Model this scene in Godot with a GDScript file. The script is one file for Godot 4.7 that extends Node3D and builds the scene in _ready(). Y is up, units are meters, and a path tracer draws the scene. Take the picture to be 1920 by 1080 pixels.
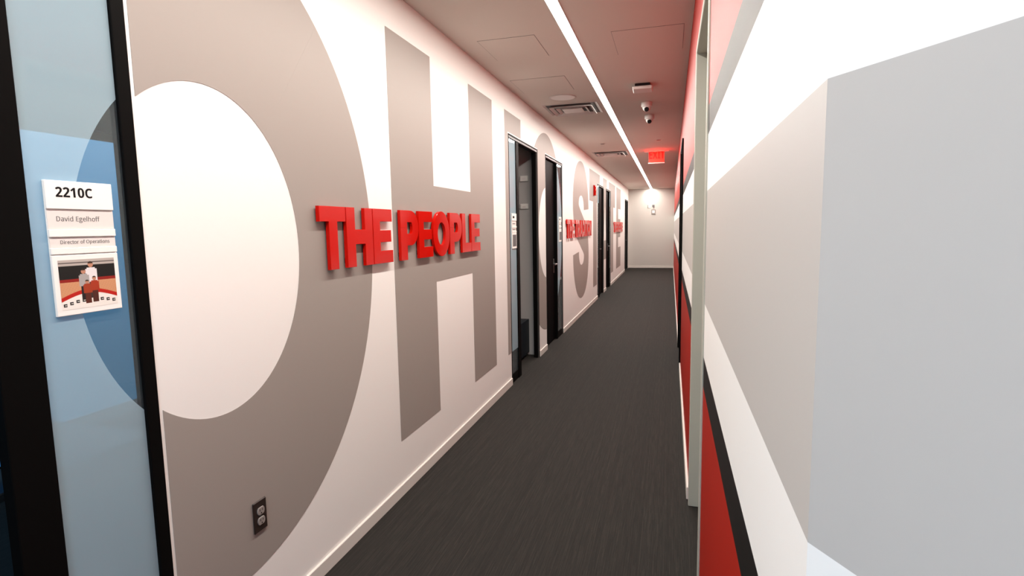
extends Node3D
# A long office corridor. y up, metres; the corridor runs along -z ("zf" = distance ahead of the camera = -z).

const DL := 1.417        # camera to the lettered wall (x = -DL)
const DR := 0.1138       # camera to the striped wall (x = +DR)
const CEIL := 2.7107
const EYE := 1.47
const ZEND := 19.72
const WT := 0.06         # wall thickness
const HEAD := 2.315      # outer top of the door frames
const CZ := 0.487        # where the striped wall bends away
const RO := [[1.965, 2.925], [5.83, 6.88]]      # openings in the striped wall
const LO := [[-0.10, 1.209], [4.88, 6.02], [6.42, 7.46], [11.22, 12.30], [12.76, 13.76], [18.15, 19.45]]

var M := {}
var taken := {}

# ---------------------------------------------------------------- helpers
func numbered(called: String) -> String:
	var n: int = taken.get(called, 0)
	taken[called] = n + 1
	return called if n == 0 else "%s_%03d" % [called, n]

func tag(o: Node3D, label: String, category: String, group := "", kind := "") -> Node3D:
	o.set_meta("label", label)
	o.set_meta("category", category)
	if group != "": o.set_meta("group", group)
	if kind != "": o.set_meta("kind", kind)
	return o

func base(called: String, xf: Transform3D) -> Node3D:
	var o := Node3D.new()
	o.name = numbered(called)
	o.transform = xf
	add_child(o, true)
	return o

func st() -> SurfaceTool:
	var s := SurfaceTool.new()
	s.begin(Mesh.PRIMITIVE_TRIANGLES)
	return s

func build(s: SurfaceTool, called: String, m: Material, parent: Node = null, xf := Transform3D.IDENTITY) -> MeshInstance3D:
	var o := MeshInstance3D.new()
	o.mesh = s.commit()
	o.mesh.surface_set_material(0, m)
	o.cast_shadow = GeometryInstance3D.SHADOW_CASTING_SETTING_ON
	o.transform = xf
	if parent == null or parent == self:
		o.name = numbered(called)
		add_child(o, true)
	else:
		o.name = called
		parent.add_child(o, true)
	return o

func tri(s: SurfaceTool, a: Vector3, b: Vector3, c: Vector3, n: Vector3) -> void:
	var v := [a, b, c]
	if (b - a).cross(c - a).dot(n) > 0.0: v = [a, c, b]
	for p in v:
		s.set_normal(n)
		s.add_vertex(p)

func quad(s: SurfaceTool, a: Vector3, b: Vector3, c: Vector3, d: Vector3, n: Vector3) -> void:
	tri(s, a, b, c, n)
	tri(s, a, c, d, n)

# a box from lo to hi with chamfered edges
func bx(s: SurfaceTool, lo: Vector3, hi: Vector3, ch := 0.0) -> void:
	var c := (lo + hi) * 0.5
	var h := (hi - lo) * 0.5
	ch = minf(ch, minf(h.x, minf(h.y, h.z)) * 0.9)
	var P := func(sx: float, sy: float, sz: float, ax: int) -> Vector3:
		var q := Vector3(sx * (h.x - ch), sy * (h.y - ch), sz * (h.z - ch))
		q[ax] += ch * [sx, sy, sz][ax]
		return c + q
	for ax in 3:
		var b := (ax + 1) % 3
		var d := (ax + 2) % 3
		for sg in [-1.0, 1.0]:
			var pts := []
			for k in [[-1.0, -1.0], [1.0, -1.0], [1.0, 1.0], [-1.0, 1.0]]:
				var sv := [0.0, 0.0, 0.0]
				sv[ax] = sg; sv[b] = k[0]; sv[d] = k[1]
				pts.append(P.call(sv[0], sv[1], sv[2], ax))
			var n := Vector3.ZERO
			n[ax] = sg
			quad(s, pts[0], pts[1], pts[2], pts[3], n)
	if ch <= 0.0: return
	for ax in 3:            # the edges that run along axis ax
		var b := (ax + 1) % 3
		var d := (ax + 2) % 3
		for sb in [-1.0, 1.0]:
			for sd in [-1.0, 1.0]:
				var q := []
				for e in [[-1.0, b], [1.0, b], [1.0, d], [-1.0, d]]:
					var sv := [0.0, 0.0, 0.0]
					sv[ax] = e[0]; sv[b] = sb; sv[d] = sd
					q.append(P.call(sv[0], sv[1], sv[2], e[1]))
				var n := Vector3.ZERO
				n[b] = sb; n[d] = sd
				quad(s, q[0], q[1], q[2], q[3], n.normalized())
	for sx in [-1.0, 1.0]:
		for sy in [-1.0, 1.0]:
			for sz in [-1.0, 1.0]:
				tri(s, P.call(sx, sy, sz, 0), P.call(sx, sy, sz, 1), P.call(sx, sy, sz, 2), Vector3(sx, sy, sz).normalized())

func box(called: String, lo: Vector3, hi: Vector3, m: Material, parent: Node = null, ch := 0.0) -> MeshInstance3D:
	var s := st()
	bx(s, lo, hi, ch)
	return build(s, called, m, parent)

func area2(p: PackedVector2Array) -> float:
	var a := 0.0
	for i in p.size():
		a += p[i].cross(p[(i + 1) % p.size()])
	return a * 0.5

func ccw(p: PackedVector2Array) -> PackedVector2Array:
	var q := p.duplicate()
	if area2(q) < 0.0: q.reverse()
	return q

# moves every corner of a counter-clockwise outline inwards by b
func inset(p: PackedVector2Array, b: float) -> PackedVector2Array:
	var out := PackedVector2Array()
	var n := p.size()
	for i in n:
		var e0 := (p[i] - p[(i + n - 1) % n]).normalized()
		var e1 := (p[(i + 1) % n] - p[i]).normalized()
		var n0 := Vector2(-e0.y, e0.x)
		var n1 := Vector2(-e1.y, e1.x)
		var k := 1.0 + n0.dot(n1)
		out.append(p[i] + (n0 + n1) * (b / maxf(k, 0.35)))
	return out

# a plate with the outline p (counter-clockwise, may be keyholed), from z0 to z1, its front edge bevelled by b
func extrude(s: SurfaceTool, p: PackedVector2Array, z0: float, z1: float, b := 0.0, back := false) -> void:
	p = ccw(p)
	var f := inset(p, b) if b > 0.0 else p
	var idx := Geometry2D.triangulate_polygon(p)
	for i in range(0, idx.size(), 3):
		var q := []
		for k in 3: q.append(f[idx[i + k]])
		tri(s, Vector3(q[0].x, q[0].y, z1), Vector3(q[1].x, q[1].y, z1), Vector3(q[2].x, q[2].y, z1), Vector3(0, 0, 1))
		if back:
			var r := []
			for k in 3: r.append(p[idx[i + k]])
			tri(s, Vector3(r[0].x, r[0].y, z0), Vector3(r[1].x, r[1].y, z0), Vector3(r[2].x, r[2].y, z0), Vector3(0, 0, -1))
	var n := p.size()
	for i in n:
		var a := p[i]
		var c := p[(i + 1) % n]
		var e := (c - a).normalized()
		var no := Vector3(e.y, -e.x, 0)
		quad(s, Vector3(a.x, a.y, z0), Vector3(c.x, c.y, z0), Vector3(c.x, c.y, z1 - b), Vector3(a.x, a.y, z1 - b), no)
		if b > 0.0:
			var fa := f[i]
			var fc := f[(i + 1) % n]
			quad(s, Vector3(a.x, a.y, z1 - b), Vector3(c.x, c.y, z1 - b), Vector3(fc.x, fc.y, z1), Vector3(fa.x, fa.y, z1), (no + Vector3(0, 0, 1)).normalized())

# a turned shape: prof is a list of (radius, y), turned about y
func lathe(s: SurfaceTool, prof: Array, seg := 28) -> void:
	for i in prof.size() - 1:
		var a: Vector2 = prof[i]
		var b: Vector2 = prof[i + 1]
		var d := (b - a).normalized()
		for k in seg:
			var t0 := TAU * k / seg
			var t1 := TAU * (k + 1) / seg
			var tm := (t0 + t1) * 0.5
			var n := Vector3(cos(tm) * d.y, -d.x, sin(tm) * d.y)
			var P := func(v: Vector2, t: float) -> Vector3: return Vector3(v.x * cos(t), v.y, v.x * sin(t))
			if a.x > 1e-6: tri(s, P.call(a, t0), P.call(a, t1), P.call(b, t1), n)
			if b.x > 1e-6: tri(s, P.call(a, t0), P.call(b, t1), P.call(b, t0), n)

func rect(x0: float, y0: float, x1: float, y1: float) -> PackedVector2Array:
	return PackedVector2Array([Vector2(x0, y0), Vector2(x1, y0), Vector2(x1, y1), Vector2(x0, y1)])

func ring(c: Vector2, ra: Vector2, rb: Vector2, seg := 96, start := 0.0) -> PackedVector2Array:
	var p := PackedVector2Array()
	var g := 0.00012
	for k in seg + 1:
		var t := start + g + (TAU - 2 * g) * k / seg
		p.append(c + Vector2(cos(t) * ra.x, sin(t) * ra.y))
	for k in seg + 1:
		var t := start + TAU - g - (TAU - 2 * g) * k / seg
		p.append(c + Vector2(cos(t) * rb.x, sin(t) * rb.y))
	return p

# transform of something on the lettered wall: local x = along the corridor, y up, z = out of the wall
func on_left(u := 0.0, h := 0.0, out := 0.0) -> Transform3D:
	return Transform3D(Basis(Vector3.UP, PI / 2), Vector3(-DL + out, h, -u))

# the same on the striped wall: local x = back towards the camera
func on_right(u := 0.0, h := 0.0, out := 0.0) -> Transform3D:
	return Transform3D(Basis(Vector3.UP, -PI / 2), Vector3(DR - out, h, -u))

func mt(c: Color, rough := 0.6, spec := 0.5, metal := 0.0) -> StandardMaterial3D:
	var m := StandardMaterial3D.new()
	m.albedo_color = c
	m.roughness = rough
	m.metallic_specular = spec
	m.metallic = metal
	return m

func glow(c: Color, e: float, albedo := Color(0.9, 0.9, 0.9)) -> StandardMaterial3D:
	var m := mt(albedo, 0.5)
	m.emission_enabled = true
	m.emission = c
	m.emission_energy_multiplier = e
	return m

func text(parent: Node, called: String, words: String, size: float, at: Vector3, m: Material, weight := 400, depth := 0.0006, squeeze := 1.0, align := HORIZONTAL_ALIGNMENT_LEFT) -> MeshInstance3D:
	var t := TextMesh.new()
	var f := SystemFont.new()
	f.font_names = PackedStringArray(["Droid Sans"])
	f.font_weight = weight
	t.font = f
	t.text = words
	t.font_size = 64
	t.pixel_size = size / 46.0      # size = height of a capital
	t.depth = depth
	t.curve_step = 1.0
	t.horizontal_alignment = align
	t.vertical_alignment = VERTICAL_ALIGNMENT_BOTTOM
	t.material = m
	var o := MeshInstance3D.new()
	o.name = called
	o.mesh = t
	o.position = at
	o.scale = Vector3(squeeze, 1, 1)
	parent.add_child(o, true)
	return o

func carpet() -> StandardMaterial3D:
	var r := RandomNumberGenerator.new()
	r.seed = 77
	var w := 512
	var h := 512
	var col := PackedFloat32Array()
	var seg := []
	for x in w:
		col.append(r.randf())
		var row := PackedFloat32Array()
		for k in 24: row.append(r.randf())
		seg.append(row)
	var data := PackedByteArray()
	data.resize(w * h * 3)
	for y in h:
		for x in w:
			var row: PackedFloat32Array = seg[x]
			var ph := y * 24.0 / h + col[x] * 7.0
			var k := int(ph) % 24
			var v := 0.55 * row[k] + 0.3 * col[x] + 0.15 * col[(x / 8 * 8) % w] + 0.12 * (r.randf() - 0.5)
			v = clampf(v, 0.0, 1.0)
			v = v * v
			var i := (y * w + x) * 3
			data[i] = int(27 + 25 * v)
			data[i + 1] = int(24.5 + 23 * v)
			data[i + 2] = int(22 + 20 * v)
	var im := Image.create_from_data(w, h, false, Image.FORMAT_RGB8, data)
	im.generate_mipmaps()
	var m := mt(Color(1, 1, 1), 0.85, 0.35)
	m.albedo_texture = ImageTexture.create_from_image(im)
	m.uv1_triplanar = true
	m.uv1_world_triplanar = true
	m.uv1_scale = Vector3(1.0 / 0.9, 1.0 / 0.9, 1.0 / 2.4)
	var b := Image.create_from_data(w, h, false, Image.FORMAT_RGB8, data)
	b.bump_map_to_normal_map(3.0)
	m.normal_enabled = true
	m.normal_texture = ImageTexture.create_from_image(b)
	m.normal_scale = 0.6
	return m

func make_materials() -> void:
	M.white = mt(Color(0.93, 0.92, 0.905), 0.5, 0.4)
	M.grey = mt(Color(0.60, 0.57, 0.545), 0.5, 0.4)
	M.ceiling = mt(Color(0.86, 0.835, 0.80), 0.9, 0.3)
	M.end_wall = mt(Color(0.79, 0.775, 0.75), 0.6, 0.4)
	M.base_white = mt(Color(0.86, 0.84, 0.81), 0.4, 0.5)
	M.s_white = mt(Color(0.94, 0.935, 0.925), 0.48, 0.31)
	M.s_grey = mt(Color(0.73, 0.715, 0.70), 0.48, 0.31)
	M.s_black = mt(Color(0.05, 0.047, 0.045), 0.48, 0.31)
	M.s_red = mt(Color(0.65, 0.095, 0.01), 0.48, 0.31)
	M.red = mt(Color(0.76, 0.06, 0.02), 0.12, 0.3)
	M.red_side = mt(Color(0.70, 0.03, 0.025), 0.3, 0.5)
	M.black = mt(Color(0.05, 0.047, 0.045), 0.5, 0.12)
	M.face = mt(Color(0.24, 0.235, 0.23), 0.4, 0.4)
	M.black_leaf = mt(Color(0.04, 0.04, 0.045), 0.5, 0.10)
	M.jamb = mt(Color(0.67, 0.665, 0.62), 0.5, 0.5)
	M.dark_paint = mt(Color(0.25, 0.25, 0.27), 0.8, 0.3)
	M.part_paint = mt(Color(0.70, 0.69, 0.68), 0.7, 0.4)
	M.plastic = mt(Color(0.90, 0.89, 0.87), 0.4, 0.5)
	M.brown_plate = mt(Color(0.17, 0.13, 0.115), 0.35, 0.5)
	M.socket = mt(Color(0.55, 0.52, 0.50), 0.4, 0.5)
	M.dark = mt(Color(0.02, 0.02, 0.02), 0.5, 0.5)
	M.steel = mt(Color(0.55, 0.55, 0.55), 0.35, 0.5, 0.9)
	M.card = mt(Color(0.95, 0.94, 0.92), 0.55, 0.4)
	M.card_strip = mt(Color(0.88, 0.86, 0.84), 0.55, 0.4)
	M.ink = mt(Color(0.05, 0.05, 0.06), 0.7, 0.3)
	M.ink_grey = mt(Color(0.42, 0.41, 0.41), 0.7, 0.3)
	M.vent = mt(Color(0.86, 0.84, 0.82), 0.45, 0.5)
	var g := mt(Color(0.75, 0.85, 0.9, 0.05), 0.02, 0.5)
	g.transparency = BaseMaterial3D.TRANSPARENCY_ALPHA
	M.glass = g
	var f := mt(Color(0.76, 0.88, 0.93, 0.45), 0.6, 0.3)
	f.transparency = BaseMaterial3D.TRANSPARENCY_ALPHA
	f.backlight_enabled = true
	f.backlight = Color(0.36, 0.38, 0.40)
	M.film = f
	M.carpet = carpet()
	M.strip = glow(Color(1.0, 0.985, 0.965), 6.0)

# ---------------------------------------------------------------- flat letters of the mural, in (zf, height)
const T0 := 0.305
const T1 := 2.505

func mural_H(x: float) -> PackedVector2Array:
	var a := 0.545
	var w := 1.755
	return PackedVector2Array([Vector2(x, T0), Vector2(x + a, T0), Vector2(x + a, 1.14), Vector2(x + w - a, 1.14), Vector2(x + w - a, T0), Vector2(x + w, T0),
		Vector2(x + w, T1), Vector2(x + w - a, T1), Vector2(x + w - a, 1.735), Vector2(x + a, 1.735), Vector2(x + a, T1), Vector2(x, T1)])

func mural_T(c: float) -> PackedVector2Array:
	return PackedVector2Array([Vector2(c - 0.27, T0), Vector2(c + 0.27, T0), Vector2(c + 0.27, 1.935), Vector2(c + 0.76, 1.935), Vector2(c + 0.76, T1),
		Vector2(c - 0.76, T1), Vector2(c - 0.76, 1.935), Vector2(c - 0.27, 1.935)])

func mural_A(c: float) -> PackedVector2Array:     # keyholed at the middle of the crossbar
	var b := 0.73
	var t := 1.15
	return PackedVector2Array([Vector2(c - 1.0, T0), Vector2(c - 0.44, T0), Vector2(c - 0.34, b), Vector2(c + 0.34, b), Vector2(c + 0.44, T0), Vector2(c + 1.0, T0), Vector2(c + 0.33, T1),
		Vector2(c + 0.0001, T1), Vector2(c + 0.0001, 1.95), Vector2(c + 0.235, t), Vector2(c - 0.235, t), Vector2(c - 0.0001, 1.95), Vector2(c - 0.0001, T1), Vector2(c - 0.33, T1)])

func mural_E(x: float) -> PackedVector2Array:
	var w := 1.32
	var a := 0.545
	return PackedVector2Array([Vector2(x, T0), Vector2(x + w, T0), Vector2(x + w, 0.87), Vector2(x + a, 0.87), Vector2(x + a, 1.15), Vector2(x + w * 0.93, 1.15), Vector2(x + w * 0.93, 1.66),
		Vector2(x + a, 1.66), Vector2(x + a, 1.94), Vector2(x + w, 1.94), Vector2(x + w, T1), Vector2(x, T1)])

func s_outline(c: Vector2, w: float, h: float, half: float) -> PackedVector2Array:
	var cv := Curve2D.new()
	var a := w * 0.5 - half
	var b := h * 0.5 - half
	var pts := [[Vector2(a, b * 0.42), Vector2(0, b * 0.3)], [Vector2(0, b), Vector2(-a * 0.62, 0)], [Vector2(-a, b * 0.50), Vector2(0, -b * 0.30)],
		[Vector2(0, 0), Vector2(a * 0.55, -b * 0.14)], [Vector2(a, -b * 0.50), Vector2(0, -b * 0.30)], [Vector2(0, -b), Vector2(-a * 0.62, 0)], [Vector2(-a, -b * 0.42), Vector2(0, b * 0.3)]]
	for q in pts: cv.add_point(q[0], -q[1], q[1])
	cv.bake_interval = 0.03 * h
	var sp := cv.get_baked_points()
	var l := PackedVector2Array()
	var r := PackedVector2Array()
	for i in sp.size():
		var d := (sp[mini(i + 1, sp.size() - 1)] - sp[maxi(i - 1, 0)]).normalized()
		var n := Vector2(-d.y, d.x)
		l.append(c + sp[i] + n * half)
		r.append(c + sp[i] - n * half)
	r.reverse()
	l.append_array(r)
	return l

# what is left of an outline outside (or inside) the rectangles
func cut(p: PackedVector2Array, holes: Array) -> Array:
	var now := [p]
	for q in holes:
		var nxt := []
		for a in now:
			for b in Geometry2D.clip_polygons(a, q):
				if b.size() > 2: nxt.append(b)
		now = nxt
	return now

func mural(p: PackedVector2Array, label: String) -> void:
	var holes := []
	for o in LO: holes.append(rect(o[0] - 0.012, -0.1, o[1] + 0.012, HEAD + 0.012))
	var mid := Vector2.ZERO
	for v in p: mid += v
	mid /= p.size()
	var o := MeshInstance3D.new()
	var s := st()
	for q in cut(p, holes):
		var r := PackedVector2Array()
		for v in q: r.append(v - Vector2(mid.x, T0))
		extrude(s, r, 0.0004, 0.0014)
	o = build(s, "mural_letter", M.grey, self, on_left(mid.x, T0))
	tag(o, label, "wall letter", "giant grey letters along the white wall")

# ---------------------------------------------------------------- raised red letters: outlines with capital height 1
func L_pts(a: Array) -> PackedVector2Array:
	var p := PackedVector2Array()
	for i in range(0, a.size(), 2): p.append(Vector2(a[i], a[i + 1]))
	return p

func arc(p: PackedVector2Array, c: Vector2, r: Vector2, t0: float, t1: float, n: int) -> void:
	for k in n + 1:
		var t := lerpf(t0, t1, float(k) / n)
		p.append(c + Vector2(cos(t) * r.x, sin(t) * r.y))

func bowl(w: float, y0: float, y1: float, s: float) -> PackedVector2Array:   # stem and one bowl, keyholed from the stem side
	var p := L_pts([0, 0, s, 0])
	var ry := (y1 - y0) * 0.5
	var cx := w - ry * 0.95
	if y0 > 0.01: p.append(Vector2(s, y0))
	else: p = L_pts([0, 0])
	p.append(Vector2(cx, y0))
	arc(p, Vector2(cx, (y0 + y1) * 0.5), Vector2(w - cx, ry), -PI / 2, PI / 2, 14)
	p.append(Vector2(0, y1))
	var t := s * 0.88 if y0 > 0.01 else s
	var ym := (y0 + y1) * 0.5
	p.append(Vector2(0, ym + 0.0004))
	p.append(Vector2(s, ym + 0.0004))
	p.append(Vector2(s, y1 - t))
	p.append(Vector2(cx, y1 - t))
	arc(p, Vector2(cx, ym), Vector2(w - cx - s, ry - t), PI / 2, -PI / 2, 10)
	p.append(Vector2(s, y0 + t))
	p.append(Vector2(s, ym - 0.0004))
	p.append(Vector2(0, ym - 0.0004))
	return p

func glyph(ch: String) -> Array:     # [outline, width]
	var s := 0.27
	match ch:
		"T": return [L_pts([0.285, 0, 0.555, 0, 0.555, 0.76, 0.84, 0.76, 0.84, 1, 0, 1, 0, 0.76, 0.285, 0.76]), 0.84]
		"H": return [L_pts([0, 0, s, 0, s, 0.38, 0.60, 0.38, 0.60, 0, 0.87, 0, 0.87, 1, 0.60, 1, 0.60, 0.63, s, 0.63, s, 1, 0, 1]), 0.87]
		"E": return [L_pts([0, 0, 0.78, 0, 0.78, 0.23, s, 0.23, s, 0.39, 0.72, 0.39, 0.72, 0.61, s, 0.61, s, 0.77, 0.77, 0.77, 0.77, 1, 0, 1]), 0.78]
		"L": return [L_pts([0, 0, 0.74, 0, 0.74, 0.24, s, 0.24, s, 1, 0, 1]), 0.74]
		"I": return [L_pts([0, 0, s, 0, s, 1, 0, 1]), s]
		"N": return [L_pts([0, 0, s, 0, s, 0.52, 0.63, 0, 0.88, 0, 0.88, 1, 0.61, 1, 0.61, 0.49, 0.25, 1, 0, 1]), 0.88]
		"X": return [L_pts([0, 0, 0.30, 0, 0.47, 0.28, 0.64, 0, 0.95, 0, 0.635, 0.51, 0.935, 1, 0.635, 1, 0.475, 0.74, 0.32, 1, 0.01, 1, 0.315, 0.505]), 0.95]
		"P": return [bowl(0.78, 0.29, 1.0, s), 0.78]
		"D": return [bowl(0.90, 0.0, 1.0, s), 0.90]
		"R":
			var p := bowl(0.80, 0.31, 1.0, s)
			var q := L_pts([0, 0, s, 0, s, 0.31, 0.36, 0.31, 0.53, 0, 0.85, 0, 0.60, 0.36])
			for i in range(4, p.size()): q.append(p[i])
			return [q, 0.85]
		"O": return [ring(Vector2(0.51, 0.5), Vector2(0.51, 0.52), Vector2(0.24, 0.265), 40, PI / 2), 1.02]
		"A": return [L_pts([0, 0, 0.28, 0, 0.34, 0.18, 0.66, 0.18, 0.72, 0, 1.0, 0, 0.62, 1, 0.5005, 1, 0.5005, 0.70, 0.585, 0.40, 0.415, 0.40, 0.4995, 0.70, 0.4995, 1, 0.38, 1]), 1.0]
		"C":
			var p := PackedVector2Array()
			arc(p, Vector2(0.50, 0.5), Vector2(0.50, 0.52), 0.75, TAU - 0.75, 30)
			arc(p, Vector2(0.50, 0.5), Vector2(0.235, 0.265), TAU - 0.85, 0.85, 24)
			return [p, 0.90]
	return [rect(0, 0, s, 1), s]

func red_sign(words: String, u0: float, u1: float, h0: float, h1: float, where: String) -> void:
	var total := 0.0
	var gap := 0.022
	var wide := {"T": 0.83, "H": 0.94, "E": 0.90, "P": 1.02, "O": 0.93, "L": 0.88}
	for ch in words:
		total += 0.34 if ch == " " else float(glyph(ch)[1]) * wide.get(ch, 0.92) + gap
	total -= gap
	var hh := h1 - h0
	var k := (u1 - u0) / total
	var x := u0
	var seen := {}
	var count := {}
	for w in words.split(" "):
		for ch in w: count[w + ch] = count.get(w + ch, 0) + 1
	for w in words.split(" "):
		for ch in w:
			var g := glyph(ch)
			var kw: float = k * wide.get(ch, 0.92)
			var p := PackedVector2Array()
			for v in g[0]: p.append(Vector2(v.x * kw, v.y * hh))
			seen[w + ch] = seen.get(w + ch, 0) + 1
			var s := st()
			extrude(s, p, 0.0, 0.017, 0.0010, true)
			var o := build(s, "red_letter", M.red, self, on_left(x, h0, 0.009))
			var which := ""
			if count[w + ch] > 1: which = ["", "first ", "second ", "third ", "fourth "][seen[w + ch]]
			tag(o, "raised red letter, the %s%s of the word %s, %s" % [which, ch, w, where], "letter", "raised red letters reading " + words)
			# the standoff pads that hold it off the wall
			var pd := st()
			var c := Vector2(0, 0)
			var top := Vector2(p[0].x + 0.02, hh * 0.12)
			if ch == "T": top = Vector2(g[1] * kw * 0.5, hh * 0.12)
			if ch in ["O", "C"]: top = Vector2(g[1] * kw * 0.5, 0.03)
			bx(pd, Vector2(top.x - 0.012, top.y - 0.012).x * Vector3.RIGHT + Vector3(0, top.y - 0.012, -0.0085), Vector3(top.x + 0.012, top.y + 0.012, 0.001))
			build(pd, "standoff", M.dark, o)
			x += float(g[1]) * kw + gap * k
		x += (0.34 - gap) * k

# ---------------------------------------------------------------- the setting
func make_setting() -> void:
	tag(box("floor", Vector3(-4.6, -0.1, -ZEND - 0.3), Vector3(3.0, 0, 4.6), M.carpet), "dark charcoal carpet with fine streaks running down the corridor", "floor", "", "structure")
	tag(box("ceiling", Vector3(-4.6, CEIL, -ZEND - 0.3), Vector3(3.0, CEIL + 0.12, 4.6), M.ceiling), "plain painted ceiling over the corridor", "ceiling", "", "structure")
	# the lettered wall: piers between the openings and the lintels over them
	var s := st()
	var z := -4.4
	for o in LO:
		bx(s, Vector3(-DL - WT, 0, -o[0]), Vector3(-DL, CEIL, -z))
		bx(s, Vector3(-DL - WT, HEAD, -o[1]), Vector3(-DL, CEIL, -o[0]))
		z = o[1]
	bx(s, Vector3(-DL - WT, 0, -ZEND), Vector3(-DL, CEIL, -z))
	tag(build(s, "wall_left", M.white), "long white wall with giant grey lettering and office doors", "wall", "", "structure")
	tag(box("wall_end", Vector3(-DL - WT, 0, -ZEND - 0.12), Vector3(DR + 0.15, CEIL, -ZEND), M.end_wall), "plain pale grey wall closing the far end of the corridor", "wall", "", "structure")
	# baseboards
	s = st()
	z = 1.209
	for o in LO.slice(1):
		bx(s, Vector3(-DL, 0, -o[0] + 0.012), Vector3(-DL + 0.012, 0.068, -z - 0.012), 0.003)
		z = o[1]
	bx(s, Vector3(-DL, 0, -ZEND), Vector3(-DL + 0.012, 0.068, -z - 0.012), 0.003)
	tag(build(s, "baseboard_left", M.base_white), "white baseboard along the foot of the lettered wall", "baseboard", "", "structure")
	tag(box("baseboard_end", Vector3(-DL + 0.012, 0, -ZEND), Vector3(DR - 0.012, 0.075, -ZEND + 0.012), M.base_white, null, 0.003), "white baseboard along the end wall", "baseboard", "", "structure")
	s = st()
	for q in [[RO[0][1] + 0.05, RO[1][0] - 0.05], [RO[1][1] + 0.05, ZEND]]:
		bx(s, Vector3(DR - 0.014, 0, -q[1]), Vector3(DR, 0.07, -q[0]), 0.003)
	tag(build(s, "baseboard_right", M.base_white), "white baseboard along the foot of the red striped wall", "baseboard", "", "structure")
	# the striped wall: bands of colour one above the other
	var bands := [["red_band", 0.0, 0.920, "s_red"], ["black_stripe", 0.920, 1.021, "s_black"], ["white_stripe", 1.021, 1.204, "s_white"], ["grey_stripe", 1.204, 1.579, "s_grey"],
		["white_stripe", 1.579, 1.760, "s_white"], ["black_stripe", 1.760, 1.852, "s_black"], ["red_band", 1.852, CEIL, "s_red"]]
	var wr := base("wall_right", Transform3D.IDENTITY)
	tag(wr, "wall with wide horizontal bands of red, black, white and grey", "wall", "", "structure")
	for b in bands:
		s = st()
		for q in [[CZ, RO[0][0]], [RO[0][1], RO[1][0]], [RO[1][1], ZEND]]:
			var top: float = b[2]
			bx(s, Vector3(DR, b[1], -q[1]), Vector3(DR + 0.15, top, -q[0]))
		if b[2] > HEAD:
			for q in RO: bx(s, Vector3(DR, HEAD, -q[1]), Vector3(DR + 0.15, CEIL, -q[0]))
		build(s, b[0], M[b[3]], wr)
	# the bend: the same bands turn away by 32 degrees
	var wc := base("wall_corner", Transform3D(Basis(Vector3.UP, -deg_to_rad(32.0)), Vector3(DR, 0, -CZ)))
	tag(wc, "angled wall nearest the viewer with a broad pale grey stripe between white ones", "wall", "", "structure")
	for b in bands:
		# local x = out of the wall is -x, local z runs back past the camera
		s = st()
		bx(s, Vector3(0, b[1], 0), Vector3(0.15, b[2], 2.5))
		build(s, b[0], M[b[3]], wc, Transform3D(Basis(Vector3.UP, deg_to_rad(64.0)), Vector3.ZERO))
	# the open area behind the camera, with a big window for the daylight that reaches the bend
	var bz := 3.3
	s = st()
	bx(s, Vector3(-4.6, 0, bz), Vector3(-1.35, CEIL, bz + 0.15))
	bx(s, Vector3(2.3, 0, bz), Vector3(3.0, CEIL, bz + 0.15))
	bx(s, Vector3(-1.35, 0, bz), Vector3(2.3, 0.3, bz + 0.15))
	bx(s, Vector3(-1.35, 2.6, bz), Vector3(2.3, CEIL, bz + 0.15))
	tag(build(s, "wall_back", M.white), "white wall with a wide window behind the viewer", "wall", "", "structure")
	tag(box("wall_side", Vector3(1.42, 0, 1.5), Vector3(1.57, CEIL, bz), M.white), "white wall of the open area behind the viewer", "wall", "", "structure")
	window("window_1", Vector3(-1.35, 0.3, bz + 0.04), Vector3(2.3, 2.6, bz + 0.09), 0, "wide window in the wall behind the viewer")

func window(called: String, lo: Vector3, hi: Vector3, ax: int, label: String) -> void:
	var w := base(called, Transform3D.IDENTITY)
	tag(w, label, "window", "", "structure")
	var s := st()
	var f := 0.05
	var a := lo
	var b := hi
	var e := Vector3.ZERO
	e[ax] = 1.0
	bx(s, a, Vector3(b.x, a.y + f, b.z))
	bx(s, Vector3(a.x, b.y - f, a.z), b)
	bx(s, a, b - e * ((hi - lo)[ax] - f))
	bx(s, a + e * ((hi - lo)[ax] - f), b)
	build(s, "window_frame", M.black, w)
	var d := 2 if ax == 0 else 0
	var m := (lo[d] + hi[d]) * 0.5
	var p := lo + Vector3(0, f, 0) + e * f
	var q := hi - Vector3(0, f, 0) - e * f
	p[d] = m - 0.004
	q[d] = m + 0.004
	box("pane", p, q, M.glass, w)

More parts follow.
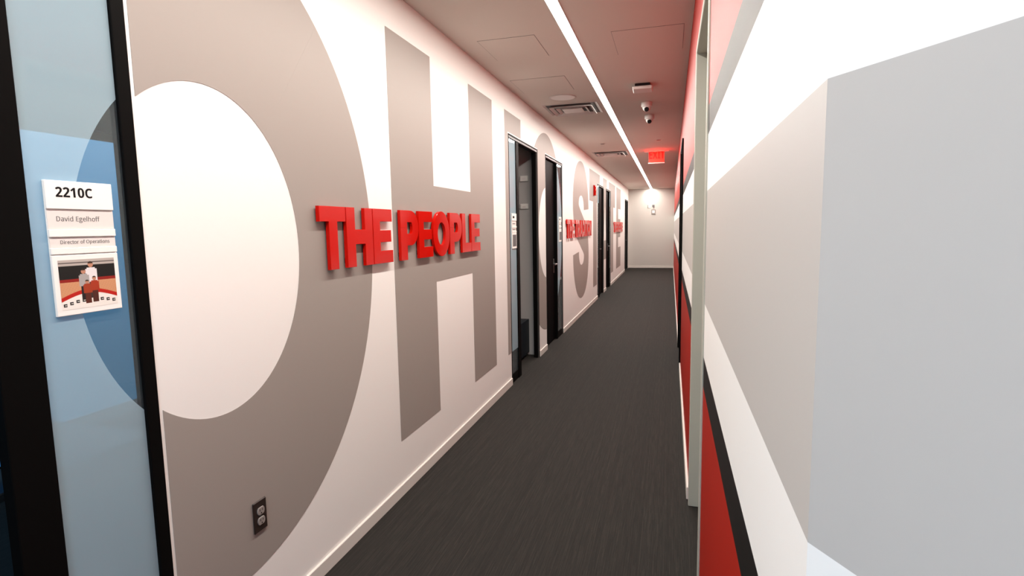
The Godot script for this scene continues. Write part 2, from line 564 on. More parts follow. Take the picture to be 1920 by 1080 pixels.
# office door sets in the lettered wall. leaf_first: the door leaf comes before the sidelight
func door_set(n: int, o: Array, leaf_first: bool, leaf: String, film: Array, label: String) -> void:
	var d := base("door_%d" % n, on_left())
	tag(d, label, "door", "", "structure")
	var a: float = o[0]
	var b: float = o[1]
	var w := 0.040
	var s := st()
	var zf := 0.004
	var zb := -0.03 if n == 1 else -0.055
	var fc := -0.012        # the black frame lies behind a thin face trim
	if n == 1: fc = zf
	bx(s, Vector3(a, 0, zb), Vector3(a + w, HEAD, fc), 0.002)
	bx(s, Vector3(b - w, 0, zb), Vector3(b, HEAD, fc), 0.002)
	bx(s, Vector3(a + w, HEAD - w, zb), Vector3(b - w, HEAD, fc), 0.002)
	build(s, "door_frame", M.black, d)
	if n > 1:
		s = st()
		bx(s, Vector3(a, 0, fc), Vector3(a + 0.008, HEAD, zf), 0.001)
		bx(s, Vector3(b - 0.008, 0, fc), Vector3(b, HEAD, zf), 0.001)
		bx(s, Vector3(a + 0.008, HEAD - 0.012, fc), Vector3(b - 0.008, HEAD, zf), 0.001)
		build(s, "outer_bead", M.black, d)
		s = st()
		bx(s, Vector3(a + 0.008, 0, fc), Vector3(a + 0.026, HEAD - 0.012, zf - 0.003), 0.002)
		bx(s, Vector3(b - 0.026, 0, fc), Vector3(b - 0.008, HEAD - 0.012, zf - 0.003), 0.002)
		bx(s, Vector3(a + 0.026, HEAD - 0.034, fc), Vector3(b - 0.026, HEAD - 0.012, zf - 0.003), 0.002)
		build(s, "face_trim", M.face, d)
	var sw := 0.32 if n == 3 else 0.21
	var g0 := a + w
	var g1 := a + w + sw
	var m0 := g1
	var m1 := g1 + 0.09
	var l0 := m1
	var l1 := b - w
	if leaf_first:
		g1 = b - w
		g0 = g1 - sw
		m1 = g0
		m0 = g0 - 0.03
		l0 = a + w
		l1 = m0
	if n == 1:
		g0 = 0.925
		m1 = 0.925
		m0 = 0.83
		l1 = 0.83
	box("mullion", Vector3(m0, 0, zb), Vector3(m1, HEAD - w, zf), M.black, d, 0.002)
	box("bottom_rail", Vector3(g0, 0, -0.04), Vector3(g1, 0.09, -0.002), M.black, d, 0.003)
	var pane := box("pane", Vector3(g0, 0.09, -0.014), Vector3(g1, HEAD - w, -0.006), M.glass, d)
	s = st()
	var any := false
	for p in film:
		for q in Geometry2D.intersect_polygons(p, rect(g0 + 0.001, 0.092, g1 - 0.001, HEAD - w - 0.001)):
			if q.size() > 2:
				extrude(s, q, -0.0055, -0.0050)
				any = true
	if any: build(s, "frosted_film", M.film, pane)
	if leaf == "closed":
		var lf := box("door_leaf", Vector3(l0 + 0.003, 0.008, -0.07), Vector3(l1 - 0.003, HEAD - w - 0.003, -0.030), M.black_leaf, d, 0.003)
		var hx := l1 - 0.07 if leaf_first else l0 + 0.07
		var sg := -1.0 if leaf_first else 1.0
		s = st()
		bx(s, Vector3(hx - 0.022, 0.88, -0.031), Vector3(hx + 0.022, 1.06, -0.025), 0.003)
		bx(s, Vector3(hx - 0.009, 0.985, -0.026), Vector3(hx + 0.009, 1.005, 0.01), 0.003)
		bx(s, Vector3(minf(hx, hx + sg * 0.12), 0.985, 0.005), Vector3(maxf(hx, hx + sg * 0.12), 1.005, 0.018), 0.004)
		build(s, "handle", M.steel, lf)

# ---------------------------------------------------------------- things
func photo_print() -> StandardMaterial3D:
	var im := Image.create_empty(220, 180, false, Image.FORMAT_RGB8)
	im.fill(Color(0.80, 0.58, 0.42))
	im.fill_rect(Rect2i(0, 0, 220, 22), Color(0.72, 0.68, 0.65))
	im.fill_rect(Rect2i(0, 10, 220, 3), Color(0.25, 0.22, 0.22))
	im.fill_rect(Rect2i(0, 22, 220, 52), Color(0.05, 0.045, 0.05))
	im.fill_rect(Rect2i(0, 70, 220, 11), Color(0.55, 0.08, 0.05))
	for y in range(81, 150):
		for x in 220:
			if (y * 3 + x / 4) % 17 == 0: im.set_pixel(x, y, Color(0.73, 0.50, 0.35))
	for x in 220:                                    # the painted curve on the court
		var y := 136 - int(26.0 * sin(PI * x / 220.0))
		im.fill_rect(Rect2i(x, y, 1, 14), Color(0.72, 0.09, 0.05))
		im.fill_rect(Rect2i(x, y + 14, 1, 180 - y - 14), Color(0.93, 0.91, 0.88))
	for k in 9:
		if k in [4, 5]: continue
		var y := 160 - int(16.0 * sin(PI * (k * 24 + 12) / 220.0))
		im.fill_rect(Rect2i(6 + k * 24, y, 13, 11), Color(0.06, 0.05, 0.05))
		im.fill_rect(Rect2i(10 + k * 24, y + 4, 8, 3), Color(0.9, 0.88, 0.85))
	# four figures: two grown-ups behind, two children in front
	var fig := func(cx: int, top: int, h: int, w: int, shirt: Color, legs: Color) -> void:
		for y in range(top, top + h):
			var t := float(y - top) / h
			var half := 0.0
			var c := shirt
			if t < 0.17:
				var q := (t - 0.085) / 0.085
				half = w * 0.24 * sqrt(maxf(0.0, 1.0 - q * q))
				c = Color(0.74, 0.53, 0.43) if t > 0.06 else Color(0.22, 0.15, 0.11)
			elif t < 0.56: half = w * (0.5 if t > 0.21 else 0.36)
			else:
				half = w * 0.34
				c = legs
			im.fill_rect(Rect2i(int(cx - half), y, int(half * 2.0), 1), c)
	fig.call(122, 8, 138, 46, Color(0.90, 0.88, 0.88), Color(0.20, 0.17, 0.17))
	fig.call(92, 34, 116, 40, Color(0.66, 0.64, 0.63), Color(0.12, 0.10, 0.11))
	fig.call(103, 76, 88, 34, Color(0.62, 0.22, 0.10), Color(0.33, 0.13, 0.09))
	fig.call(132, 64, 98, 34, Color(0.64, 0.20, 0.09), Color(0.30, 0.12, 0.09))
	var m := mt(Color.WHITE, 0.35, 0.5)
	m.albedo_texture = ImageTexture.create_from_image(im)
	return m

func name_plate(u0: float, u1: float, number: String, rows: Array, label: String, near: bool) -> void:
	var u := (u0 + u1) * 0.5
	var hw := (u1 - u0) * 0.5
	var o := base("name_plate", on_left(u, 1.274, -0.0048))
	tag(o, label, "door sign", "name plates on the glass beside the doors")
	box("backing", Vector3(-hw, 0, 0), Vector3(hw, 0.327, 0.004), M.card, o, 0.001)
	box("number_card", Vector3(-hw, 0.259, 0.004), Vector3(hw, 0.327, 0.0085), M.card, o, 0.0012)
	box("name_strip", Vector3(-hw + 0.001, 0.212, 0.004), Vector3(hw - 0.001, 0.256, 0.0052), M.card_strip, o)
	box("rail", Vector3(-hw, 0.192, 0.004), Vector3(hw, 0.211, 0.0085), M.card, o, 0.0012)
	box("title_strip", Vector3(-hw + 0.001, 0.167, 0.004), Vector3(hw - 0.001, 0.190, 0.0052), M.card_strip, o)
	box("rail", Vector3(-hw, 0.150, 0.004), Vector3(hw, 0.166, 0.0085), M.card, o, 0.0012)
	var pc := box("photo_card", Vector3(-hw, 0.0, 0.004), Vector3(hw, 0.148, 0.0075), M.card, o, 0.0012)
	if near: text(o, "number", number, 0.0235, Vector3(-hw + 0.022, 0.280, 0.0087), M.ink, 700, 0.0006, 0.97)
	if near:
		text(o, "name_line", rows[0], 0.0118, Vector3(-hw + 0.020, 0.226, 0.0054), M.ink_grey, 400, 0.0004)
		text(o, "title_line", rows[1], 0.0088, Vector3(-hw + 0.024, 0.172, 0.0054), M.ink_grey, 400, 0.0004)
		var s := st()
		var w := hw - 0.012
		for v in [[-w, 0.014], [-w, 0.136], [w, 0.136], [-w, 0.014], [w, 0.136], [w, 0.014]]:
			s.set_normal(Vector3(0, 0, 1))
			s.set_uv(Vector2((v[0] + w) / (2 * w), 1.0 - (v[1] - 0.014) / 0.122))
			s.add_vertex(Vector3(v[0], v[1], 0.0078))
		build(s, "photo_print", photo_print(), pc)
	else:
		box("number_mark", Vector3(-hw + 0.02, 0.283, 0.0085), Vector3(-hw + 0.075, 0.304, 0.0089), M.ink, o)
		box("name_line", Vector3(-hw + 0.02, 0.228, 0.0052), Vector3(hw - 0.04, 0.236, 0.0056), M.ink_grey, o)
		box("title_line", Vector3(-hw + 0.02, 0.174, 0.0052), Vector3(hw - 0.03, 0.181, 0.0056), M.ink_grey, o)
		box("photo_print", Vector3(-hw + 0.012, 0.02, 0.0075), Vector3(hw - 0.012, 0.13, 0.0079), M.ink_grey, pc)

func outlet() -> void:
	var o := base("wall_outlet", on_left(1.568, 0.395, 0.0012))
	tag(o, "dark brown wall outlet with two pale sockets, low on the giant O", "outlet")
	box("cover_plate", Vector3(-0.033, 0, 0), Vector3(0.033, 0.116, 0.007), M.brown_plate, o, 0.003)
	for y in [0.0395, 0.0765]:
		var s := st()
		var p := PackedVector2Array()
		for k in 28:
			var t := TAU * k / 28
			p.append(Vector2(clampf(cos(t) * 0.0175, -0.0175, 0.0175), clampf(sin(t) * 0.0175, -0.0135, 0.0135)))
		extrude(s, p, 0.0, 0.004, 0.0008)
		var f := build(s, "socket", M.socket, o, Transform3D(Basis.IDENTITY, Vector3(0, y, 0.007)))
		s = st()
		bx(s, Vector3(-0.0075, 0.000, 0.0035), Vector3(-0.0050, 0.008, 0.0043))
		bx(s, Vector3(0.0050, 0.000, 0.0035), Vector3(0.0075, 0.007, 0.0043))
		bx(s, Vector3(-0.0025, -0.010, 0.0035), Vector3(0.0025, -0.005, 0.0043))
		build(s, "slots", M.dark, f)
	var sc := st()
	lathe(sc, [Vector2(0.0032, 0), Vector2(0.003, 0.001), Vector2(0, 0.0012)], 12)
	build(sc, "screw", M.steel, o, Transform3D(Basis(Vector3.RIGHT, PI / 2), Vector3(0, 0.058, 0.007)))

func ceiling_vent(x: float, zf: float, sx: float, sz: float, label: String) -> void:
	var o := base("ceiling_vent", Transform3D(Basis.IDENTITY, Vector3(x, CEIL, -zf)))
	tag(o, label, "air vent", "square air vents in the ceiling")
	var hx := sx * 0.5
	var hz := sz * 0.5
	box("dark_throat", Vector3(-hx + 0.03, -0.004, -hz + 0.03), Vector3(hx - 0.03, 0.0, hz - 0.03), M.dark, o)
	# nested louvres: sloping square funnels that open downwards
	var fr := func(a: float, b: float, ya: float, yb: float) -> SurfaceTool:
		var s := st()
		var c := [Vector2(-1, -1), Vector2(1, -1), Vector2(1, 1), Vector2(-1, 1)]
		for k in 4:
			var p: Vector2 = c[k]
			var q: Vector2 = c[(k + 1) % 4]
			var P := func(v: Vector2, r: float, y: float) -> Vector3: return Vector3(v.x * hx * r, y, v.y * hz * r)
			var m := (p + q) * 0.5
			var d := Vector3(-m.x, -1.0, -m.y).normalized()
			var th := 0.004
			quad(s, P.call(p, a, ya), P.call(q, a, ya), P.call(q, b, yb), P.call(p, b, yb), d)
			quad(s, P.call(p, a, ya + th), P.call(q, a, ya + th), P.call(q, b, yb + th), P.call(p, b, yb + th), -d)
			quad(s, P.call(p, a, ya), P.call(q, a, ya), P.call(q, a, ya + th), P.call(p, a, ya + th), Vector3(m.x, 0, m.y))
			quad(s, P.call(p, b, yb), P.call(q, b, yb), P.call(q, b, yb + th), P.call(p, b, yb + th), -Vector3(m.x, 0, m.y))
		return s
	build(fr.call(1.0, 0.91, -0.006, -0.004), "outer_frame", M.vent, o)
	build(fr.call(0.79, 0.68, -0.026, -0.008), "louvre", M.vent, o)
	build(fr.call(0.57, 0.47, -0.026, -0.008), "louvre", M.vent, o)
	var s := st()
	bx(s, Vector3(-hx * 0.38, -0.024, -hz * 0.38), Vector3(hx * 0.38, -0.018, hz * 0.38), 0.002)
	build(s, "centre_plate", M.vent, o)

func security_camera(x: float, zf: float, label: String) -> void:
	var o := base("security_camera", Transform3D(Basis.IDENTITY, Vector3(x, CEIL, -zf)))
	tag(o, label, "camera", "small dome cameras on the ceiling")
	var s := st()
	lathe(s, [Vector2(0.050, 0), Vector2(0.053, -0.004), Vector2(0.053, -0.040), Vector2(0.048, -0.048), Vector2(0.0, -0.048)], 30)
	build(s, "housing", M.plastic, o)
	s = st()
	var pr := []
	for k in 13:
		var t := PI * k / 12.0
		pr.append(Vector2(0.040 * sin(t), 0.040 * cos(t)))
	lathe(s, pr, 26)
	var b := build(s, "eyeball", M.plastic, o, Transform3D(Basis.IDENTITY, Vector3(0, -0.052, 0)))
	s = st()
	lathe(s, [Vector2(0.0, 0.012), Vector2(0.021, 0.012), Vector2(0.024, 0.004), Vector2(0.024, -0.02)], 22)
	build(s, "lens", M.dark, b, Transform3D(Basis(Vector3.RIGHT, deg_to_rad(118.0)), Vector3(0.0, -0.022, 0.024)))

func access_panel(x0: float, x1: float, z0: float, z1: float, label: String) -> void:
	var o := base("access_panel", Transform3D(Basis.IDENTITY, Vector3((x0 + x1) * 0.5, CEIL, -(z0 + z1) * 0.5)))
	tag(o, label, "access panel", "flush access panels in the ceiling")
	var hx := (x1 - x0) * 0.5
	var hz := (z1 - z0) * 0.5
	box("gap", Vector3(-hx, -0.001, -hz), Vector3(hx, 0.0, hz), M.ink_grey, o)
	box("hatch", Vector3(-hx + 0.002, -0.002, -hz + 0.002), Vector3(hx - 0.002, -0.001, hz - 0.002), M.ceiling, o, 0.0008)

func exit_sign() -> void:
	var o := base("exit_sign", Transform3D(Basis.IDENTITY, Vector3(-0.245, CEIL, -9.8)))
	tag(o, "glowing red EXIT sign hanging from the ceiling near the far end", "exit sign")
	box("canopy", Vector3(-0.20, -0.014, -0.05), Vector3(0.20, 0, 0.05), M.plastic, o, 0.003)
	box("light_panel", Vector3(-0.128, -0.190, -0.006), Vector3(0.128, -0.014, 0.006), glow(Color(1.0, 0.20, 0.13), 1.1, Color(0.8, 0.2, 0.15)), o, 0.002)
	text(o, "lettering", "EXIT", 0.125, Vector3(0, -0.172, 0.0065), glow(Color(1.0, 0.02, 0.01), 0.55, Color(0.6, 0.02, 0.02)), 700, 0.002, 0.72, HORIZONTAL_ALIGNMENT_CENTER)
	box("bottom_bar", Vector3(-0.135, -0.208, -0.012), Vector3(0.135, -0.190, 0.012), M.plastic, o, 0.003)
	var l := OmniLight3D.new()
	l.name = "sign_light"
	l.light_color = Color(1.0, 0.16, 0.10)
	l.light_energy = 0.10
	l.light_size = 0.08
	l.omni_range = 8.0
	l.omni_attenuation = 2.0
	l.shadow_enabled = true
	l.position = Vector3(0, -0.10, 0.11)
	o.add_child(l, true)

func fire_alarm() -> void:
	var o := base("fire_alarm", on_left(10.66, 2.045, 0.001))
	tag(o, "red fire alarm strobe box high on the wall beside a door", "alarm")
	box("back_box", Vector3(-0.060, 0, 0), Vector3(0.060, 0.20, 0.018), M.red_side, o, 0.004)
	box("front_cover", Vector3(-0.054, 0.006, 0.018), Vector3(0.054, 0.194, 0.045), M.red, o, 0.008)
	box("strobe_lens", Vector3(-0.03, 0.12, 0.045), Vector3(0.03, 0.165, 0.062), M.plastic, o, 0.008)
	box("sounder_grille", Vector3(-0.03, 0.03, 0.045), Vector3(0.03, 0.09, 0.048), M.dark, o, 0.001)

func make_things() -> void:
	# the mural
	var o1 := ring(Vector2(1.455, 1.402), Vector2(0.982, 1.150), Vector2(0.424, 0.532), 120, 0.9)
	var o2 := ring(Vector2(6.470, 1.402), Vector2(0.982, 1.150), Vector2(0.424, 0.532), 96, PI)
	var i1 := rect(4.776, T0, 5.320, T1)
	var t1 := mural_T(10.85)
	var a1 := mural_A(12.56)
	var t2 := mural_T(14.13)
	mural(o1, "giant grey letter O on the white wall, the closest one, with an outlet on it")
	mural(mural_H(2.662), "giant grey letter H on the white wall, behind the end of the words THE PEOPLE")
	mural(i1, "narrow grey letter I on the white wall, cut by the first frame after the H")
	mural(o2, "second giant grey letter O, cut by the two dark doorways after the H")
	mural(s_outline(Vector2(9.14, 1.405), 1.64, 2.235, 0.275), "giant grey letter S on the white wall, behind the second row of red letters")
	mural(t1, "giant grey letter T on the white wall, with the red fire alarm mounted on it")
	mural(a1, "giant grey letter A far along the white wall, cut by a pair of black doors")
	mural(t2, "last giant grey letter T, just past the pair of far black doors")
	mural(mural_E(15.25), "giant grey letter E on the white wall, the farthest letter, under the third red words")
	# doors
	door_set(1, LO[0], true, "open", [ring(Vector2(1.455, 1.402), Vector2(0.982, 1.150), Vector2(0.44, 0.56), 120, 0.9)], "closest office doorway with frosted blue glass sidelight and black frame")
	door_set(2, LO[1], false, "open", [i1], "black framed office doorway with its door open, just after the giant H")
	door_set(3, LO[2], true, "closed", [o2], "black office door with narrow glass sidelight, facing across the letter O")
	door_set(4, LO[3], false, "closed", [t1, a1], "black office door beside the red fire alarm")
	door_set(5, LO[4], true, "closed", [a1, t2], "black office door between the giant letters A and T")
	door_set(6, LO[5], false, "closed", [], "last black door beside the end wall")
	# red signs
	red_sign("THE PEOPLE", 1.988, 4.0, 1.303, 1.574, "on the closest red sign")
	red_sign("THE TRADITION", 7.69, 10.2, 1.303, 1.572, "on the middle red sign")
	red_sign("THE EXCELLENCE", 14.45, 17.1, 1.303, 1.572, "on the farthest red sign")
	name_plate(0.963, 1.127, "2210C", ["David Egelhoff", "Director of Operations"], "white name plate reading 2210C with a family photo, on the closest glass panel", true)
	name_plate(4.965, 5.115, "", [], "white name plate on the glass just before the open doorway", false)
	name_plate(7.225, 7.385, "", [], "white name plate on the narrow glass just before the middle red words", false)
	outlet()
	fire_alarm()
	make_striped_doors()
	# ceiling
	ceiling_vent(-1.005, 5.975, 0.56, 0.55, "square louvred ceiling vent, the closer one, beside the light strip")
	ceiling_vent(-1.005, 9.83, 0.58, 0.60, "square louvred ceiling vent, the farther one, near the exit sign")
	security_camera(-0.250, 5.93, "small white dome camera on the ceiling, the closer of the pair")
	security_camera(-0.247, 6.62, "small white dome camera on the ceiling, the farther of the pair")
	access_panel(-0.386, 0.065, 3.745, 4.25, "flush ceiling hatch between the light strip and the striped wall")
	access_panel(-1.26, -0.867, 3.64, 4.10, "flush ceiling hatch on the lettered side, the closer of two there")
	access_panel(-1.33, -0.86, 4.67, 5.15, "flush ceiling hatch on the lettered side, just before the closer vent")
	var o := base("ceiling_speaker", Transform3D(Basis.IDENTITY, Vector3(-1.02, CEIL, -5.43)))
	tag(o, "round white ceiling speaker just before the closer vent", "speaker")
	var s := st()
	lathe(s, [Vector2(0.128, 0.0), Vector2(0.128, -0.004), Vector2(0.118, -0.007), Vector2(0.112, -0.004)], 36)
	build(s, "rim", M.vent, o)
	s = st()
	lathe(s, [Vector2(0.113, -0.0045), Vector2(0.0, -0.0045)], 36)
	build(s, "grille", M.plastic, o)
	o = base("ceiling_box", Transform3D(Basis.IDENTITY, Vector3(-0.255, CEIL, -5.20)))
	tag(o, "flat white square device hung just under the ceiling before the dome cameras", "wireless router")
	box("mount", Vector3(-0.065, -0.026, -0.065), Vector3(0.065, 0, 0.065), M.dark, o, 0.002)
	box("cover", Vector3(-0.085, -0.052, -0.085), Vector3(0.085, -0.026, 0.085), M.plastic, o, 0.006)
	for q in [[-1.01, 8.62, "small round sprinkler cap by the lettered side, before the farther vent"], [-0.187, 8.55, "small round sprinkler cap just before the exit sign"]]:
		o = base("sprinkler_cap", Transform3D(Basis.IDENTITY, Vector3(q[0], CEIL, -q[1])))
		tag(o, q[2], "sprinkler", "sprinkler caps in the ceiling")
		s = st()
		lathe(s, [Vector2(0.045, 0.0), Vector2(0.045, -0.003), Vector2(0.04, -0.004), Vector2(0.032, -0.004)], 24)
		build(s, "ring", M.vent, o)
		s = st()
		lathe(s, [Vector2(0.030, -0.0), Vector2(0.030, -0.008), Vector2(0.0, -0.009)], 24)
		build(s, "cap", M.socket, o)
	exit_sign()
	# small things on the end wall
	o = base("wall_bracket", Transform3D(Basis.IDENTITY, Vector3(-0.72, 2.06, -ZEND)))
	tag(o, "small pale wall plate on the end wall, beside the dark square", "wall plate")
	box("plate", Vector3(-0.045, 0, 0), Vector3(0.045, 0.105, 0.012), M.card_strip, o, 0.003)
	box("edge", Vector3(-0.05, 0, 0), Vector3(-0.03, 0.105, 0.022), M.socket, o, 0.003)
	o = base("wall_sensor", Transform3D(Basis.IDENTITY, Vector3(-0.58, 2.06, -ZEND)))
	tag(o, "small dark grey square device on the end wall, above the framed notice", "sensor")
	box("body", Vector3(-0.038, 0.03, 0), Vector3(0.038, 0.105, 0.025), M.ink_grey, o, 0.004)
	box("foot", Vector3(-0.010, 0, 0), Vector3(0.038, 0.03, 0.018), M.socket, o, 0.003)
	o = base("framed_notice", Transform3D(Basis.IDENTITY, Vector3(-0.575, 1.84, -ZEND)))
	tag(o, "small grey framed white notice on the end wall, lowest of three small items", "notice")
	s = st()
	bx(s, Vector3(-0.07, 0, 0), Vector3(-0.045, 0.17, 0.02), 0.003)
	bx(s, Vector3(0.045, 0, 0), Vector3(0.07, 0.17, 0.02), 0.003)
	bx(s, Vector3(-0.045, 0, 0), Vector3(0.045, 0.05, 0.02), 0.003)
	bx(s, Vector3(-0.045, 0.15, 0), Vector3(0.045, 0.17, 0.02), 0.003)
	build(s, "frame", M.socket, o)
	box("sheet", Vector3(-0.045, 0.05, 0), Vector3(0.045, 0.15, 0.008), M.card, o)

func make_striped_doors() -> void:
	var k := 7
	for o in RO:
		var pale: bool = k == 7
		var d := base("door_%d" % k, on_right(o[1], 0, 0))     # local x = towards the camera from the far jamb
		tag(d, "pale grey framed doorway recessed in the striped wall" if pale else "black framed doorway farther along the striped wall", "door", "", "structure")
		var w: float = o[1] - o[0]
		var fw := 0.022 if pale else 0.045
		var out := 0.006 if pale else 0.016
		var m: Material = M.jamb if pale else M.black
		var s := st()
		bx(s, Vector3(-0.02 if pale else -0.03, 0, -0.15), Vector3(fw, HEAD, out), 0.003)
		bx(s, Vector3(w - fw, 0, -0.15), Vector3(w + (0.02 if pale else 0.03), HEAD, out), 0.003)
		bx(s, Vector3(fw, HEAD - 0.03, -0.15), Vector3(w - fw, HEAD, out), 0.003)
		build(s, "door_frame", m, d)
		s = st()
		bx(s, Vector3(fw, 0, -0.13), Vector3(fw + 0.012, HEAD - 0.03, -0.085), 0.002)
		bx(s, Vector3(w - fw - 0.012, 0, -0.13), Vector3(w - fw, HEAD - 0.03, -0.085), 0.002)
		build(s, "door_stop", m, d)
		var lf := box("door_leaf", Vector3(fw + 0.003, 0.008, -0.145), Vector3(w - fw - 0.003, HEAD - 0.034, -0.10), M.jamb if pale else M.black_leaf, d, 0.003)
		s = st()
		bx(s, Vector3(w - 0.12, 0.93, -0.1), Vector3(w - 0.08, 1.09, -0.092), 0.003)
		bx(s, Vector3(w - 0.11, 1.0, -0.092), Vector3(w - 0.09, 1.02, -0.05), 0.003)
		bx(s, Vector3(w - 0.22, 1.0, -0.064), Vector3(w - 0.09, 1.02, -0.048), 0.004)
		build(s, "handle", M.steel, lf)
		k += 1

func make_offices() -> void:
	var xb := -4.45
	var xi := -DL - WT
	# the outer wall of the offices, with the window that the closest glass panel looks through to
	var s := st()
	var wz := [[-1.2, 2.1], [2.42, 3.95]]
	var z := -4.4
	var xw := -3.9
	for q in wz:
		bx(s, Vector3(xw - 0.15, 0, -q[0]), Vector3(xw, CEIL, -z))
		bx(s, Vector3(xw - 0.15, 0, -q[1]), Vector3(xw, 0.06, -q[0]))
		bx(s, Vector3(xw - 0.15, 2.20, -q[1]), Vector3(xw, CEIL, -q[0]))
		z = q[1]
	bx(s, Vector3(xw - 0.15, 0, -ZEND - 0.3), Vector3(xw, CEIL, -z))
	tag(build(s, "wall_outer", M.dark_paint), "dark outer wall of the offices with windows", "wall", "", "structure")
	window("window_2", Vector3(xw - 0.11, 0.06, -2.1), Vector3(xw - 0.06, 2.20, 1.2), 2, "office window behind the closest doorway")
	window("window_3", Vector3(xw - 0.11, 0.06, -3.95), Vector3(xw - 0.06, 2.20, -2.42), 2, "office window seen through the closest frosted glass panel")
	var n := 1
	for q in [-1.6, 4.1, 6.12, 9.3, 12.5, 16.0]:
		var w := box("wall_partition_%d" % n, Vector3(xw, 0, -q - 0.1), Vector3(xi, CEIL, -q), M.part_paint)
		tag(w, ["partition wall before the closest office", "partition wall of the closest office", "grey partition wall inside the open doorway", "partition wall behind the letter S", "partition wall between the paired far doors", "partition wall behind the last giant letter"][n - 1], "wall", "", "structure")
		n += 1
	# inside the open doorway: two white wall boxes and a low cabinet against the partition
	for q in [[1.985, 0.062, "small white wall box inside the open doorway, the upper one"], [1.678, 0.055, "small white wall box inside the open doorway, the lower one"]]:
		var o := base("wall_box", Transform3D(Basis.IDENTITY, Vector3(-1.593, q[0], -6.12)))
		tag(o, q[2], "wall box", "white wall boxes inside the open doorway")
		box("cover", Vector3(-0.046, 0, 0), Vector3(0.046, q[1], 0.02), M.plastic, o, 0.004)
		box("buttons", Vector3(-0.02, q[1] * 0.3, 0.02), Vector3(0.02, q[1] * 0.7, 0.023), M.card_strip, o, 0.001)
	var c := base("cabinet", Transform3D(Basis.IDENTITY, Vector3(-1.80, 0, -6.12)))
	tag(c, "low dark blue cabinet with a brown pull, inside the open doorway", "cabinet")
	var blue := mt(Color(0.07, 0.10, 0.13), 0.5, 0.4)
	box("body", Vector3(-0.24, 0.03, 0.0), Vector3(0.24, 0.42, 0.40), blue, c, 0.004)
	box("plinth", Vector3(-0.22, 0, 0.02), Vector3(0.22, 0.03, 0.37), M.dark, c)
	var dr := box("drawer", Vector3(-0.235, 0.05, 0.40), Vector3(0.235, 0.40, 0.416), blue, c, 0.003)
	box("pull", Vector3(0.10, 0.235, 0.416), Vector3(0.19, 0.262, 0.43), mt(Color(0.33, 0.24, 0.2), 0.5), dr, 0.002)
	# the desk in the closest office, glimpsed at the very edge
	var d := base("desk", Transform3D(Basis.IDENTITY, Vector3(-2.35, 0, -1.42)))
	tag(d, "dark desk in the closest office, glimpsed past the black door frame", "desk")
	box("desk_top", Vector3(-0.45, 0.60, -0.35), Vector3(0.25, 0.63, 0.70), M.dark, d, 0.004)
	for q in [[-0.42, -0.32], [0.22, -0.32], [-0.42, 0.67], [0.22, 0.67]]:
		box("leg", Vector3(q[0] - 0.02, 0, q[1] - 0.02), Vector3(q[0] + 0.02, 0.60, q[1] + 0.02), M.black, d, 0.002)
	var mo := base("monitor", Transform3D(Basis(Vector3.UP, 1.2), Vector3(-2.3, 0.63, -1.18)))
	tag(mo, "small computer screen with a bright blue glow on the dark desk", "monitor")
	box("stand", Vector3(-0.03, 0.0, -0.03), Vector3(0.03, 0.04, 0.0), M.black, mo, 0.003)
	box("foot", Vector3(-0.1, 0.0, -0.08), Vector3(0.1, 0.008, 0.06), M.black, mo, 0.002)
	box("case", Vector3(-0.20, 0.03, -0.012), Vector3(0.20, 0.12, 0.012), M.black, mo, 0.004)
	box("screen", Vector3(-0.19, 0.04, 0.012), Vector3(0.19, 0.11, 0.014), glow(Color(0.10, 0.55, 0.9), 0.6, Color(0.02, 0.02, 0.02)), mo)

func light_strip() -> void:
	var z0 := -1.3
	var z1 := ZEND - 0.02
	var c := (z0 + z1) * 0.5
	var hl := (z1 - z0) * 0.5
	var o := base("light_strip", Transform3D(Basis.IDENTITY, Vector3(-0.648, CEIL, -c)))
	tag(o, "continuous bright white light strip running along the ceiling", "ceiling light")
	box("diffuser", Vector3(-0.033, -0.004, -hl), Vector3(0.033, 0.0, hl), M.strip, o)
	var s := st()
	bx(s, Vector3(-0.037, -0.005, -hl), Vector3(-0.033, 0.0, hl))
	bx(s, Vector3(0.033, -0.005, -hl), Vector3(0.037, 0.0, hl))
	build(s, "edge_trim", M.plastic, o)
	var l := AreaLight3D.new()
	l.name = "strip_light"
	l.area_size = Vector2(0.064, hl * 2.0)
	l.light_energy = STRIP
	l.light_color = Color(1.0, 0.97, 0.935)
	l.area_range = 40.0
	l.area_attenuation = 2.0
	l.shadow_enabled = true
	l.transform = Transform3D(Basis(Vector3.RIGHT, -PI / 2), Vector3(0, -0.008, 0))
	o.add_child(l, true)

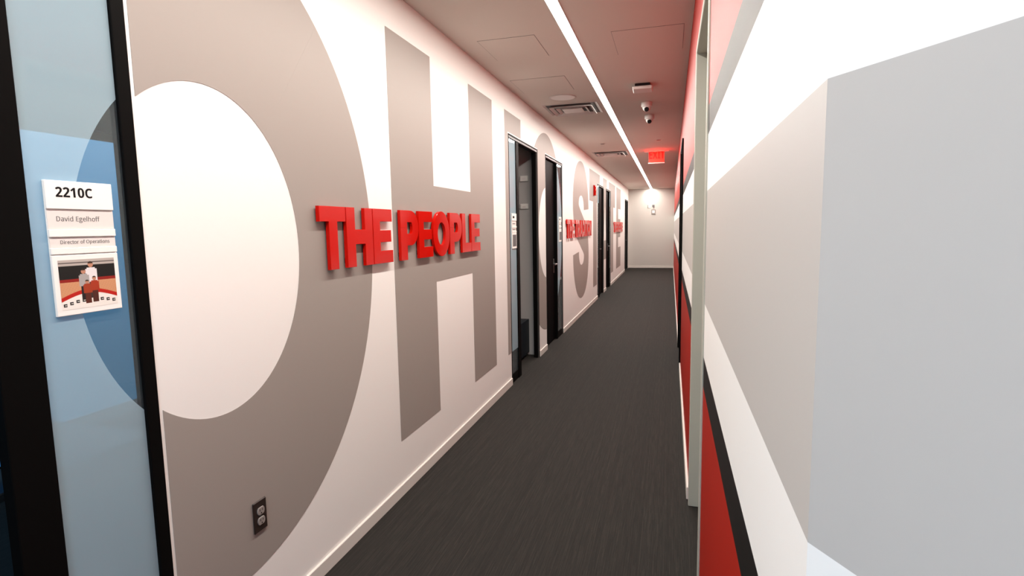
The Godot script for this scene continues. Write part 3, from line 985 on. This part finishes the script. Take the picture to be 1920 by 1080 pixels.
# a cool white panel in the ceiling of the open area behind the camera
func light_panel() -> void:
	var o := base("ceiling_lamp", Transform3D(Basis.IDENTITY, Vector3(-0.35, CEIL, 1.55)))
	tag(o, "square cool white light panel in the ceiling of the open area", "ceiling light")
	box("diffuser", Vector3(-0.30, -0.006, -0.30), Vector3(0.30, 0.0, 0.30), glow(Color(0.66, 0.85, 1.0), 3.0), o)
	var s := st()
	for q in [[-0.33, -0.33, 0.33, -0.30], [-0.33, 0.30, 0.33, 0.33], [-0.33, -0.30, -0.30, 0.30], [0.30, -0.30, 0.33, 0.30]]:
		bx(s, Vector3(q[0], -0.010, q[1]), Vector3(q[2], 0.0, q[3]))
	build(s, "edge_trim", M.plastic, o)
	var l := AreaLight3D.new()
	l.name = "panel_light"
	l.area_size = Vector2(0.60, 0.60)
	l.light_energy = PANEL
	l.light_color = Color(0.66, 0.85, 1.0)
	l.area_range = 20.0
	l.area_attenuation = 2.0
	l.shadow_enabled = true
	l.transform = Transform3D(Basis(Vector3.RIGHT, -PI / 2), Vector3(0, -0.012, 0))
	o.add_child(l, true)

const STRIP := 40.0
const PANEL := 4.1

# ---------------------------------------------------------------- the scene
func _ready() -> void:
	var cam := Camera3D.new()
	cam.name = "camera"
	cam.fov = rad_to_deg(2.0 * atan(540.0 / 1036.24))
	cam.near = 0.02
	cam.far = 100.0
	cam.transform = Transform3D(Basis(Vector3.UP, 0.27981) * Basis(Vector3.RIGHT, -0.108727) * Basis(Vector3.BACK, -0.0172333), Vector3(0, EYE, 0))
	add_child(cam)
	cam.current = true
	var sky := ProceduralSkyMaterial.new()
	sky.sky_top_color = Color(0.60, 0.80, 0.96)
	sky.sky_horizon_color = Color(0.13, 0.40, 0.56)
	sky.sky_curve = 0.3
	sky.ground_bottom_color = Color(0.10, 0.27, 0.37)
	sky.ground_horizon_color = Color(0.13, 0.40, 0.56)
	sky.ground_curve = 0.10
	sky.sun_angle_max = 0.0
	sky.energy_multiplier = 1.6
	var sk := Sky.new()
	sk.sky_material = sky
	var env := Environment.new()
	env.background_mode = Environment.BG_SKY
	env.sky = sk
	env.background_energy_multiplier = 1.0
	env.tonemap_mode = Environment.TONE_MAPPER_LINEAR
	env.tonemap_exposure = 1.0
	env.sdfgi_enabled = true
	env.ssao_enabled = true
	env.ssil_enabled = true
	var we := WorldEnvironment.new()
	we.name = "world_environment"
	we.environment = env
	add_child(we)
	make_materials()
	light_strip()
	light_panel()
	make_setting()
	make_offices()
	make_things()
